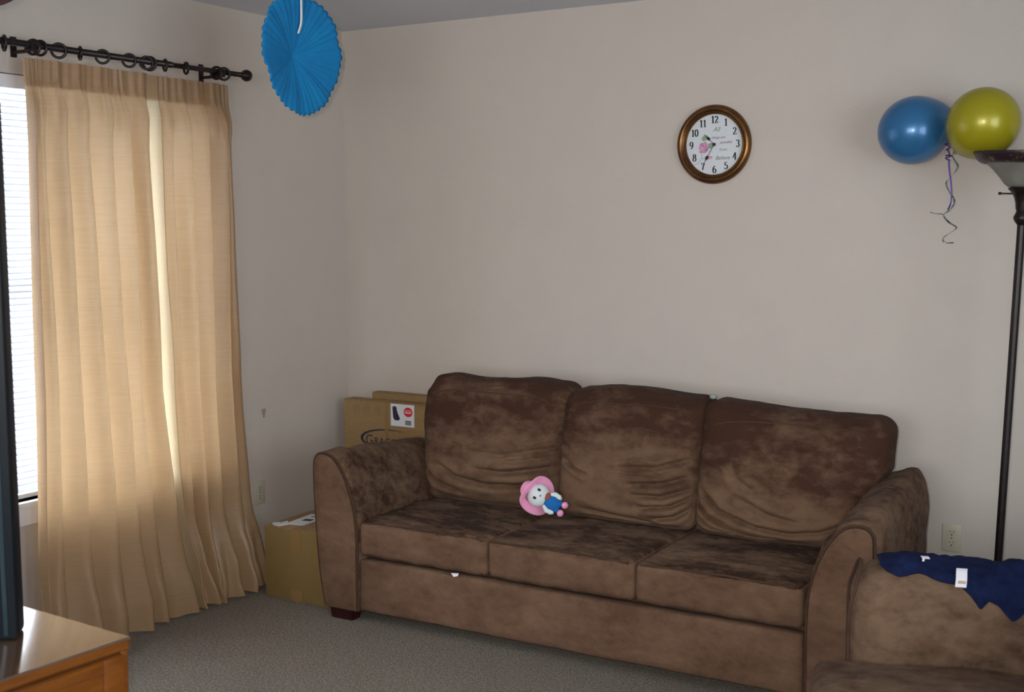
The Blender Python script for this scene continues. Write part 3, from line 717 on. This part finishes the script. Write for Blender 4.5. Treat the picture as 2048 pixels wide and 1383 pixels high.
# numerals: contrast-stroke serif figures
def arc(cx, cy, rx, ry, a0, a1, n=14): return [(cx + rx * math.cos(rad(a0 + (a1 - a0) * k / n)), cy + ry * math.sin(rad(a0 + (a1 - a0) * k / n))) for k in range(n + 1)]
G = {
    '0': [arc(.5, .5, .34, .48, 90, 450, 28)],
    '1': [[(.5, .98), (.5, .02)], [(.24, .80), (.5, .97)], [(.22, .02), (.78, .02)]],
    '2': [arc(.48, .72, .30, .25, 170, -30) + [(.5, .34), (.16, .04)], [(.16, .04), (.84, .04), (.86, .22)]],
    '3': [arc(.45, .75, .30, .22, 160, -90), arc(.45, .27, .34, .26, 90, -160)],
    '4': [[(.64, 1.0), (.64, .02)], [(.62, .98), (.08, .30), (.92, .30)], [(.44, .02), (.86, .02)]],
    '5': [[(.82, .96), (.28, .96), (.24, .54)], arc(.46, .32, .36, .30, 130, -155)],
    '6': [arc(.5, .30, .34, .29, 90, 450, 24), [(.16, .32), (.20, .66), (.42, .92), (.72, .95)]],
    '7': [[(.14, .78), (.16, .95), (.88, .95)], [(.86, .94), (.58, .50), (.46, .02)]],
    '8': [arc(.5, .75, .27, .22, 90, 450, 22), arc(.5, .27, .34, .26, 90, 450, 24)],
    '9': [arc(.5, .70, .34, .29, 90, 450, 24), [(.84, .68), (.80, .34), (.58, .08), (.28, .05)]]}
def numeral(s, cx, cy, h):
    V = []; F = []
    wch = h * .62; x0 = -wch * len(s) / 2 * (.84 if len(s) > 1 else 1)
    for ci, ch in enumerate(s):
        for st in G[ch]:
            pts = [Vector((x0 + ci * wch * .84 + p[0] * wch, (p[1] - .5) * h, 0)) for p in st]; b0 = len(V); N = len(pts)
            for i, p in enumerate(pts):
                t = (pts[min(i + 1, N - 1)] - pts[max(i - 1, 0)]); t.normalize(); nn = Vector((-t.y, t.x, 0))
                wd = h * (.034 + .060 * abs(t.y) ** 1.5)
                V += [p + nn * wd, p - nn * wd]
            for i in range(N - 1): F.append((b0 + 2 * i, b0 + 2 * i + 1, b0 + 2 * i + 3, b0 + 2 * i + 2))
    V = [(v.x + cx, v.y + cy, .0068) for v in V]
    o = mk('numeral', V, F, M_inkbk, ck, smooth=False)
    # give the print a hair of thickness
    md = o.modifiers.new('thickness', 'SOLIDIFY'); md.thickness = .0006; md.offset = -1
for k in range(1, 13):
    a = rad(90 - 30 * k); numeral(str(k), .0975 * math.cos(a), .0975 * math.sin(a), .0280)
pf = lambda u, v, w_: (u, v, .0064 + w_)
blob = lambda cx, cy, rx, ry, nl, am, ph=0: [(cx + rx * (1 + am * math.sin(nl * a + ph)) * math.cos(a), cy + ry * (1 + am * math.sin(nl * a + ph)) * math.sin(a)) for a in [2 * PI * k / 40 for k in range(40)]]
poly('printed_leaf', blob(-.040, .027, .013, .011, 2, .15), .0003, M_leaf, ck, pf)
poly('printed_leaf', blob(-.016, -.004, .013, .012, 2, .15, 1), .0003, M_leaf, ck, pf)
rose = poly('printed_rose', blob(-.044, -.008, .021, .019, 6, .10), .0006, M_rose, ck, pf)
poly('printed_rose', blob(-.048, -.026, .017, .006, 5, .12), .0005, mat('rose_shade_print', sr(190, 140, 150), .7), ck, pf)
poly('printed_bud', blob(-.020, -.050, .012, .006, 3, .12), .0005, mat('rose_bud_print', sr(205, 150, 165), .7), ck, pf)
tube('printed_stem', [(-.054, -.034, .0066), (-.052, -.048, .0066), (-.060, -.062, .0066), (-.074, -.074, .0066), (-.094, -.077, .0066)], .0006, M_script, ck, n=5)
tube('printed_stem', [(-.054, -.052, .0066), (-.040, -.054, .0066), (-.026, -.050, .0066)], .0006, M_script, ck, n=5)
for s_, x_, y_, z_ in (('All', .008, .058, .026), ('things are', .016, .027, .0145), ('possible', .048, .007, .0155), ('if you', .036, -.021, .0145), ('Believe', .034, -.054, .021)):
    text('dial_script', s_, z_, M_olive if s_ == 'All' else M_script, ck, (x_, y_, .0066), (0, 0, 0), shear=.35, ext=.0002)
def hand(name, ang, L, wide, pos, z):
    a = rad(ang); d = Vector((math.cos(a), math.sin(a))); nn = Vector((-d.y, d.x))
    pr = [(-.008, .0012), (pos - .010, .0010), (pos - .004, wide), (pos + .003, wide * .9), (pos + .010, .0012), (L, .0004)]
    pts = [(d * t + nn * w0) for t, w0 in pr] + [(d * t - nn * w0) for t, w0 in pr[::-1]]
    poly(name, [(p.x, p.y) for p in pts], .0008, M_inkbk, ck, lambda u, v, w_: (u, v, z + w_))
hand('hour_hand', 135, .062, .0062, .034, .009)
hand('minute_hand', 239.5, .088, .0064, .060, .0105)
k = lathe('hand_hub', [(.006, .006), (.006, .012), (.004, .0135), (.0, .014)], M_inkbk, ck, n=16, cap=False)

# ------------------------------------------------------------------ balloons and curling ribbons
def balloon(name, label, c, r, m, neckdir):
    o = thing(name, label, 'balloon', c)
    nd_ = Vector(neckdir).normalized(); q = nd_.to_track_quat('Z', 'Y').to_matrix()
    n1 = 40; n2 = 30; V = []
    for i in range(n1):
        for j in range(n2):
            b = PI * (j + .001) / (n2 - 1); a = 2 * PI * i / n1
            z = math.cos(b) * r * 1.05; rr = math.sin(b) * r
            if z > 0: z = z * (1 + .14 * max(0, math.cos(b)) ** 6)
            V.append(q @ Vector((rr * math.cos(a), rr * math.sin(a), z)))
    F = grid(n1, n2, cu=True)
    F.append([i * n2 for i in range(n1)]); F.append([i * n2 + n2 - 1 for i in range(n1)][::-1])
    me_o = mk('skin', V, F, m, o); bmb = bmesh.new(); bmb.from_mesh(me_o.data); bmesh.ops.remove_doubles(bmb, verts=bmb.verts, dist=.0004); bmb.to_mesh(me_o.data); bmb.free(); me_o.data.polygons.foreach_set('use_smooth', [True] * len(me_o.data.polygons))
    t = r * 1.19
    pr = [(.0035, t - .006), (.0030, t + .002), (.0048, t + .005), (.0030, t + .008), (.0075, t + .016), (.0068, t + .017), (.002, t + .010)]
    V = [q @ Vector((a_ * math.cos(2 * PI * i / 14), a_ * math.sin(2 * PI * i / 14), b_)) for i in range(14) for a_, b_ in pr]
    mk('knot', V, grid(14, len(pr), cu=True), m, o)
    return o
balloon('balloon', 'shiny blue balloon floating against the wall left of the yellow one', (2.661, -.150, 1.866), .118, M_bblue, (.85, .25, .45))
balloon('balloon', 'yellow balloon resting on the rim of the floor lamp bowl', (2.912, -.262, 1.872), .1165, M_byel, (-.62, .45, -.55))
# ribbons hang between the two
def sub(pts, n=8):
    out = []
    for i in range(len(pts) - 1):
        p0, p1, p2, p3 = [np.array(pts[max(0, min(len(pts) - 1, i + k))], float) for k in (-1, 0, 1, 2)]
        for t in [k / n for k in range(n)]:
            out.append(tuple(.5 * (2 * p1 + (p2 - p0) * t + (2 * p0 - 5 * p1 + 4 * p2 - p3) * t * t + (3 * p1 - p0 - 3 * p2 + p3) * t ** 3)))
    return out + [tuple(pts[-1])]
rb = thing('curling_ribbon', 'purple curling ribbon hanging between the two balloons', 'ribbon', (2.79, -.20, 1.80))
pp = []
for k in range(60):
    t = k / 59; r_ = .0065 + .003 * math.sin(t * 9); pp.append((r_ * math.cos(t * 24 + 1.5 * math.sin(t * 7)) - .004 + .006 * t, r_ * math.sin(t * 24), .012 - t * .055 + .004 * math.sin(t * 17)))
tube('curl', pp, .0022, M_ribp, rb, n=5)
ribbon('strand', sub([(.002, 0, -.04), (.006, 0, -.08), (.012, 0, -.12), (.016, 0, -.165), (.013, 0, -.195), (.004, .004, -.215)]), (1, .3, 0), .005, M_ribp, rb)
tube('tie', sub([(-.018, .02, .088), (-.004, .0, .106), (-.002, .0, .100), (-.003, .0, .012)]), .0011, M_ribp, rb, n=5)
rs = thing('curling_ribbon', 'silvery green curled ribbon spiralling below the balloons', 'ribbon', (2.79, -.19, 1.80))
zz_ = [(.028, .0), (.010, -.025), (.018, -.040), (.034, -.068), (.010, -.100), (-.008, -.122), (.010, -.155), (.026, -.185), (.010, -.212), (-.012, -.232), (.012, -.258), (.034, -.276), (.010, -.294), (-.010, -.312), (.000, -.327), (.024, -.328)]
ph = [(x, .016 * math.sin(i * 1.7), z) for i, (x, z) in enumerate(zz_)]
hp = sub(ph, 8)
ribbon('strand', hp, [(.6 + .4 * math.sin(i * .35), .8 * math.cos(i * .22), .5) for i in range(len(hp))], .0062, M_ribs, rs)
ribbon('strand', sub([(-.056, 0, -.222), (-.040, .0, -.227), (-.022, .002, -.228), (-.010, .0, -.230)]), (0, .5, 1), .003, M_ribs, rs)

# ------------------------------------------------------------------ floor lamp (torchiere, leans a little)
lp = thing('floor_lamp', 'dark bronze torchiere floor lamp with upturned glass bowl', 'lamp', (3.006, -.32, -.002), (0, rad(1.75), 0))
lathe('lamp_base', [(.0, .0), (.135, .0), (.140, .008), (.136, .018), (.10, .028), (.05, .038), (.022, .055), (.016, .09)], M_black, lp, n=40, cap=False)
lathe('pole', [(.0135, .08), (.0135, 1.545)], M_black, lp, n=20)
lathe('pole_collar', [(.0136, 1.535), (.020, 1.543), (.026, 1.553), (.027, 1.562), (.022, 1.572), (.0185, 1.582)], M_black, lp, n=28)
lathe('neck', [(.0185, 1.578), (.022, 1.590), (.024, 1.608), (.029, 1.626), (.038, 1.642), (.047, 1.650), (.050, 1.656), (.030, 1.660)], M_black, lp, n=32)
lathe('glass_bowl', [(.030, 1.657), (.052, 1.660), (.062, 1.668), (.078, 1.690), (.100, 1.715), (.122, 1.736), (.128, 1.7385), (.124, 1.741), (.096, 1.717), (.074, 1.693), (.058, 1.671), (.030, 1.663)], M_bowl, lp, n=56)
lathe('bowl_rim', [(.126, 1.7345), (.133, 1.734), (.142, 1.738), (.152, 1.747), (.158, 1.758), (.1635, 1.768), (.1625, 1.772), (.156, 1.770), (.149, 1.757), (.140, 1.746), (.128, 1.742)], M_rimm, lp, n=64, cap=False)
sw = tube('switch_stem', [(-.035, 0, 1.6375), (-.072, 0, 1.6375)], .0026, M_black, lp, n=8)
k = lathe('switch_knob', [(.0, 0), (.0045, .001), (.0050, .006), (.004, .010), (.0, .011)], M_black, lp, n=12, cap=False); k.location = (-.068, 0, 1.6375); k.rotation_euler = (0, -PI / 2, 0)

# ------------------------------------------------------------------ outlets
def outlet(label, loc, rz):
    o = thing('wall_outlet', label, 'outlet', loc, (0, 0, rz), 'ivory duplex outlets')
    # local: x right, z up, -y out of the wall
    bm = bmesh.new(); addbox(bm, -.0335, .0335, -.0055, 0, -.0515, .0515, .003); frombm('cover_plate', bm, M_plate, o, smooth=True)
    for s in (1, -1):
        zc = .0195 * s
        pts = [(.0155 * math.cos(a), max(-.0125, min(.0125, .0155 * math.sin(a))) + zc) for a in [2 * PI * k / 32 for k in range(32)]]
        rc = poly('receptacle', pts, .0018, M_plate, o, lambda u, v, w_: (u, -.0055 - w_, v))
        bm = bmesh.new(); addbox(bm, -.0068, -.0050, -.0079, -.0073, zc + .000, zc + .008); addbox(bm, .0050, .0068, -.0079, -.0073, zc + .001, zc + .0075)
        frombm('slot', bm, M_slot, rc)
        poly('ground_hole', [(.0026 * math.cos(a), .0026 * math.sin(a) + zc - .0068) for a in [2 * PI * k / 12 for k in range(12)]], .0005, M_slot, rc, lambda u, v, w_: (u, -.0073 - w_, v))
    k = lathe('plate_screw', [(.0, .0), (.003, .0), (.003, .0012), (.0, .0016)], M_wire, o, n=12, cap=False); k.rotation_euler = (PI / 2, 0, 0); k.location = (0, -.0053, 0)
outlet('ivory duplex outlet on the back wall between sofa and lamp', (2.806, 0, .384), 0)
outlet('ivory outlet on the side wall half hidden by the curtain edge', (0, -.643, .371), PI / 2)

# wall scuff on the left wall
o = poly('wall_scuff', blob(-.600, .720, .012, .020, 3, .25), .0004, M_stain, None, lambda u, v, w_: (.0002 + w_, u, v)); tag(o, 'small grey scuff mark on the side wall right of the curtain', 'scuff')

# ------------------------------------------------------------------ hanging tissue fan
def fan(name, label, c, R, depth, m, me_, nf, rot, ncol):
    o = thing(name, label, 'paper decoration', c, rot)
    # local: disc in the y-z plane, +x front
    nr = 16; n = nf * 6; V = []
    for side in (0, 1):
        for i in range(n):
            a = 2 * PI * i / n + PI / 2
            for j in range(nr + 1):
                t = j / nr; sc = 1 - .040 * (1 - abs(math.sin(nf * a / 2))) * smooth((t - .8) / .2)
                r = R * t * sc
                pl = .0016 * math.sin(nf * a) * t + .0035 * math.sin(7 * a + 2) * t + .003 * math.sin(13 * a) * t
                x = -depth * (1 - t) ** 1.6 + pl + .012 * math.sin(2 * a + .4) * t * t
                x -= side * (.020 * (1 - t) ** .5 + .004)
                V.append((x, r * math.cos(a), r * math.sin(a)))
    F = []
    k = nr + 1
    for i in range(n):
        for j in range(nr):
            a0 = i * k + j; a1 = ((i + 1) % n) * k + j; F.append((a0, a1, a1 + 1, a0 + 1)); b0, b1_ = a0 + n * k, a1 + n * k; F.append((b0, b0 + 1, b1_ + 1, b1_))
        F.append((i * k + nr, ((i + 1) % n) * k + nr, ((i + 1) % n) * k + nr + n * k, i * k + nr + n * k))
    mk('tissue_disc', V, F, m, o)
    return o
fn_ = fan('paper_fan', 'large round turquoise blue tissue paper fan hanging near the ceiling', (.80, -1.235, 2.137), .2105, .05, M_fan, M_fanedge, 44, (0, 0, 0), 3)
ribbon('ribbon', sub([(-.012, -.006, .075), (.004, -.008, .11), (.010, -.012, .16), (.010, -.012, .22), (.008, -.012, .302)]), (0, 1, 0), .012, M_fwhite, fn_)
f2 = fan('paper_fan', 'dark-rimmed mauve round paper decoration cut off at the top left corner', (.95, -2.631, 2.262), .172, .01, M_mauve, M_mauved, 30, (0, 0, 0), 3)
tor = [(0, .164 * math.cos(t), .164 * math.sin(t)) for t in [2 * PI * k / 48 for k in range(48)]]
tube('rim', tor, .0065, M_mauved, f2, n=8, closed=True)
ribbon('ribbon', [(0, 0, .16), (0, 0, .178)], (0, 1, 0), .008, M_mauve, f2)

# ------------------------------------------------------------------ armchair at the right, turned a little
ch = thing('loveseat', 'brown microsuede loveseat in the right foreground, turned side-on to the sofa', 'sofa', (2.749, -1.164, 0), (0, 0, rad(15.5)))
def arm_fn(U, Q, N):
    v = (U[:, 2] + 1) / 2
    Q[:, 1] *= (1 - .10 * v ** 2)
    # front top corner rounds off generously
    f = np.clip((-.78 - U[:, 0]) / .22, 0, 1)
    Q[:, 2] -= .012 * f * (U[:, 2] > .5)
    # top dips slightly behind the front
    Q[:, 2] -= .008 * np.exp(-((U[:, 0] + .1) / .5) ** 2) * (U[:, 2] > 0)
    return Q
for yy in (-.125, -1.635):
    a = cushion('arm', (.86, .235, .555), .085, (0, .018, .010), M_su_chair, ch, n=(60, 18, 40), fn=arm_fn, loc=(.43, yy, .055 + .2775), noise_amp=.010, seed=50 + yy)
    # piping around the front of the arm
    pth = []
    for k in range(33):
        t = k / 32
        if t < .35: p = (-.1125, .06 + (.46) * t / .35)
        elif t > .65: p = (.1125, .06 + .46 * (1 - t) / .35)
        else:
            a_ = PI * (1 - (t - .35) / .30); p = (.108 * math.cos(a_), .52 + .088 * math.sin(a_))
        pth.append((-.004 + .030 * max(0, (p[1] - .50) / .11), yy + p[0], p[1]))
    tube('piping', sub(pth, 3), .005, M_su_pipe, a, n=8)
for q in (0, 1): cushion('seat_cushion', (.70, .635, .14), .040, (0, .0, .020), M_su_chair, ch, n=(44, 40, 12), loc=(.255, -.560 - .64 * q, .300), noise_amp=.007, seed=61 + q)
box('base', .02, .80, -1.515, -.245, .055, .228, M_su_chair, ch, bev=.012)
def cb_fn(U, Q, N):
    Q[:, 0] += (U[:, 2] + 1) / 2 * .10
    return Q
cushion('backrest', (.17, 1.72, .62), .06, (.01, 0, .01), M_su_chair, ch, n=(10, 50, 30), fn=cb_fn, loc=(.78, -.88, .37), noise_amp=.006, seed=63)
for q in (0, 1): cushion('back_cushion', (.16, .63, .42), .06, (.03, 0, .01), M_su_chair, ch, n=(10, 34, 30), fn=cb_fn, loc=(.64, -.560 - .64 * q, .58), noise_amp=.006, seed=64 + q)
for x_ in (.06, .80):
    for y_ in (-.06, -1.70): box('foot', x_ - .04, x_ + .04, y_ - .03, y_ + .03, 0, .058, M_leg, ch, bev=.004)

# navy top folded over the chair arm
nv = thing('folded_shirt', 'navy blue knit shirt with white tag lying over the loveseat arm', 'shirt', (2.749, -1.164, 0), (0, 0, rad(15.5)))
# cross-section path over the arm, s = 0 outer side .. 1 inner side (y, z)
path = [(-.005, .46), (-.003, .52), (-.020, .575), (-.055, .602), (-.100, .612), (-.150, .610), (-.195, .590), (-.226, .555), (-.243, .51), (-.252, .46), (-.256, .40)]
pl_ = [0]
for a, b in zip(path, path[1:]): pl_.append(pl_[-1] + math.dist(a, b))
def on_arm(s):
    return np.interp(s, pl_, [p[0] for p in path]), np.interp(s, pl_, [p[1] for p in path])
nx, ns = 84, 46; V = []
xs = [.075 + .50 * i / nx for i in range(nx + 1)]
top = lambda x: .122 + .012 * math.sin(30 * x) + .012 * math.sin(13 * x + 1)
def bot(x):
    t = (x - .075) / .5
    b = np.interp(t, [0, .04, .10, .2, .33, .42, .47, .505, .55, .60, .64, .67, .71, .76, 1], [.275, .300, .308, .30, .315, .330, .355, .385, .358, .375, .40, .412, .395, .36, .33])
    return float(b) + .004 * math.sin(60 * x)
layers = []
for side in (0, 1):
    for i, x in enumerate(xs):
        s0, s1 = top(x), bot(x)
        for j in range(ns + 1):
            t = j / ns; s = s0 + (s1 - s0) * t; y, z = on_arm(s)
            y2, z2 = on_arm(s + .004); tv = Vector((y2 - y, z2 - z)).normalized(); nn = Vector((-tv.y, tv.x))
            if nn.y < 0 and t < .5: nn = -nn
            if t >= .5 and nn.x > 0: nn = -nn
            if nn.y < -.2: nn = -nn
            e = min(1, min(t, 1 - t) * 9) * min(1, min(i, nx - i) / 5)
            pf_ = fbm((x, s, 0), 11, 7, 3); th = .009 + .007 * e + .012 * pf_ * e + .005 * e * math.sin(22 * x + 16 * s)
            th = max(.009, th)
            if side: th = .005
            V.append((x + .012 * fbm((s * 2, x, 1), 6, 3, 2), y + nn.x * th, z + nn.y * th))
k = ns + 1; off_ = (nx + 1) * k
F = [(i * k + j, i * k + j + 1, (i + 1) * k + j + 1, (i + 1) * k + j) for i in range(nx) for j in range(ns)]
F += [tuple(off_ + q for q in f[::-1]) for f in F]
for i in range(nx): F.append((i * k, (i + 1) * k, off_ + (i + 1) * k, off_ + i * k)); F.append((i * k + ns, off_ + i * k + ns, off_ + (i + 1) * k + ns, (i + 1) * k + ns))
for j in range(ns): F.append((j, off_ + j, off_ + j + 1, j + 1)); F.append((nx * k + j, nx * k + j + 1, off_ + nx * k + j + 1, off_ + nx * k + j))
bmn = bmesh.new(); vs = [bmn.verts.new(v) for v in V]
for f in F: bmn.faces.new([vs[i] for i in f])
frombm('knit_body', bmn, M_navy, nv, smooth=True)
def on_shirt(x, s, lift):
    y, z = on_arm(s); y2, z2 = on_arm(s + .004); tv = Vector((y2 - y, z2 - z)).normalized(); nn = Vector((-tv.y, tv.x))
    if nn.y < 0: nn = -nn
    if abs(nn.y) < .3 and nn.x > 0: nn = -nn
    return Vector((x, y + nn.x * lift, z + nn.y * lift))
def patch(name, x0, s0, wx, ws, skew, m, lift, parent, n=5):
    V = [];
    for l in (lift, lift + .0012):
        for i in range(n):
            for j in range(n):
                V.append(on_shirt(x0 + wx * i / (n - 1) + skew * j / (n - 1), s0 + ws * j / (n - 1), l))
    F = [(i * n + j, i * n + j + 1, (i + 1) * n + j + 1, (i + 1) * n + j) for i in range(n - 1) for j in range(n - 1)]; F2 = [tuple(n * n + q for q in f[::-1]) for f in F]
    for i in range(n - 1):
        F2 += [(i * n, (i + 1) * n, n * n + (i + 1) * n, n * n + i * n), (i * n + n - 1, n * n + i * n + n - 1, n * n + (i + 1) * n + n - 1, (i + 1) * n + n - 1), (i, n * n + i, n * n + i + 1, i + 1), ((n - 1) * n + i, (n - 1) * n + i + 1, n * n + (n - 1) * n + i + 1, n * n + (n - 1) * n + i)]
    return mk(name, V, F + F2, m, parent, smooth=False)
tg = patch('price_tag', .272, .290, .028, .050, -.006, M_tag, .026, nv)
patch('tag_print', .274, .322, .020, .008, -.001, mat('tag_print', sr(190, 165, 140), .6), .0277, tg, n=3)
patch('embroidered_mark', .182, .252, .020, .006, .004, M_tag, .026, nv, n=3); patch('embroidered_mark', .187, .255, .006, .014, -.002, M_tag, .0258, nv, n=3)

# maroon bag behind the chair, only its edge shows at the right border
mb = thing('maroon_bag', 'dark maroon cloth bag standing behind the loveseat at the right edge', 'bag', (3.36, -.55, 0))
cushion('bag_body', (.40, .22, .50), .05, (.02, .02, 0), M_maroon, mb, n=(20, 12, 20), fn=lambda U, Q, N: np.stack([Q[:, 0] * (1 - .14 * (U[:, 2] + 1) / 2) , Q[:, 1] * (1 - .3 * (U[:, 2] + 1) / 2), Q[:, 2]], 1), loc=(0, 0, .25), noise_amp=.006, seed=70)
tube('handle', [(-.08, 0, .49), (-.075, 0, .56), (-.03, 0, .60), (.03, 0, .60), (.075, 0, .56), (.08, 0, .49)], .008, M_maroon, mb, n=8)

# ------------------------------------------------------------------ television stand and television
st = thing('tv_stand', 'orange oak television stand with glossy top in the lower left corner', 'tv stand', (1.510, -2.732, 0), (0, 0, rad(-4)))
DX, DY = .56, 1.55
bm = bmesh.new(); addbox(bm, -DX, .006, -DY, .004, .573, .600, .007, 3); frombm('top', bm, M_oaktop, st, smooth=True)
box('edge_band', .0062, .0085, -DY, -.010, .578, .596, M_oak, st)
bm = bmesh.new()
addbox(bm, -DX + .01, -.004, -.020, -.002, .0, .570, .002); addbox(bm, -DX + .01, -.004, -DY + .01, -DY + .028, .0, .570, .002)
addbox(bm, -DX + .01, -.02, -DY + .028, -.020, .05, .07); addbox(bm, -DX + .01, -DX + .018, -DY + .028, -.020, .07, .570); addbox(bm, -.03, -.012, -DY + .028, -.020, .545, .5725, .002); addbox(bm, -.03, -.012, -DY + .028, -.020, .0, .05, .002)
frombm('carcass', bm, M_oak, st, smooth=True)
for q in range(3):
    y1 = -.022 - q * .502; y0 = y1 - .498
    d = box('door', -.012, .002, y0, y1, .055, .566, M_oak, st, bev=.002)
    bm = bmesh.new(); fw = .055
    addbox(bm, .002, .0085, y0 + .001, y0 + fw, .056, .565, .002); addbox(bm, .002, .0085, y1 - fw, y1 - .001, .056, .565, .002); addbox(bm, .002, .0085, y0 + fw, y1 - fw, .565 - .028, .565, .002); addbox(bm, .002, .0085, y0 + fw, y1 - fw, .056, .056 + fw, .002)
    frombm('door_frame', bm, M_oak, d, smooth=True)
    k = lathe('knob', [(.004, 0), (.004, .012), (.010, .017), (.012, .023), (.008, .028), (.0, .029)], M_gold, d, n=16, cap=False); k.rotation_euler = (0, PI / 2, 0); k.location = (.0085, y0 + .028, .33)

tv = thing('television', 'large dark television whose edge shows at the left border', 'television', (1.298, -2.868, .6005), (0, 0, rad(41.5)))
# local: -x along the screen away from the visible edge, -y out of the screen towards the camera
TW, TH = 1.30, 1.232
bm = bmesh.new(); addbox(bm, -TW, 0, .002, .075, 0, TH, .012, 3); frombm('tv_shell', bm, M_tv, tv, smooth=True)
bm = bmesh.new()
addbox(bm, -.045, -.002, -.010, .003, .002, TH - .002, .004); addbox(bm, -TW + .002, -TW + .045, -.010, .003, .002, TH - .002, .004); addbox(bm, -TW + .045, -.045, -.010, .003, TH - .045, TH - .002, .004); addbox(bm, -TW + .045, -.045, -.010, .003, .002, .12, .004)
frombm('bezel', bm, M_tv, tv, smooth=True)
box('bezel_highlight', -.030, -.020, -.0125, -.009, .01, TH - .01, M_tvedge, tv, bev=.001)  # bluish highlight along the bezel, put in as a tinted strip
box('screen', -TW + .046, -.046, -.004, .001, .12, TH - .046, M_scr, tv)
bm = bmesh.new(); addbox(bm, -TW * .7, -TW * .3, .078, .16, .0, .5, .02, 3); frombm('rear_housing', bm, M_tv, tv, smooth=True)
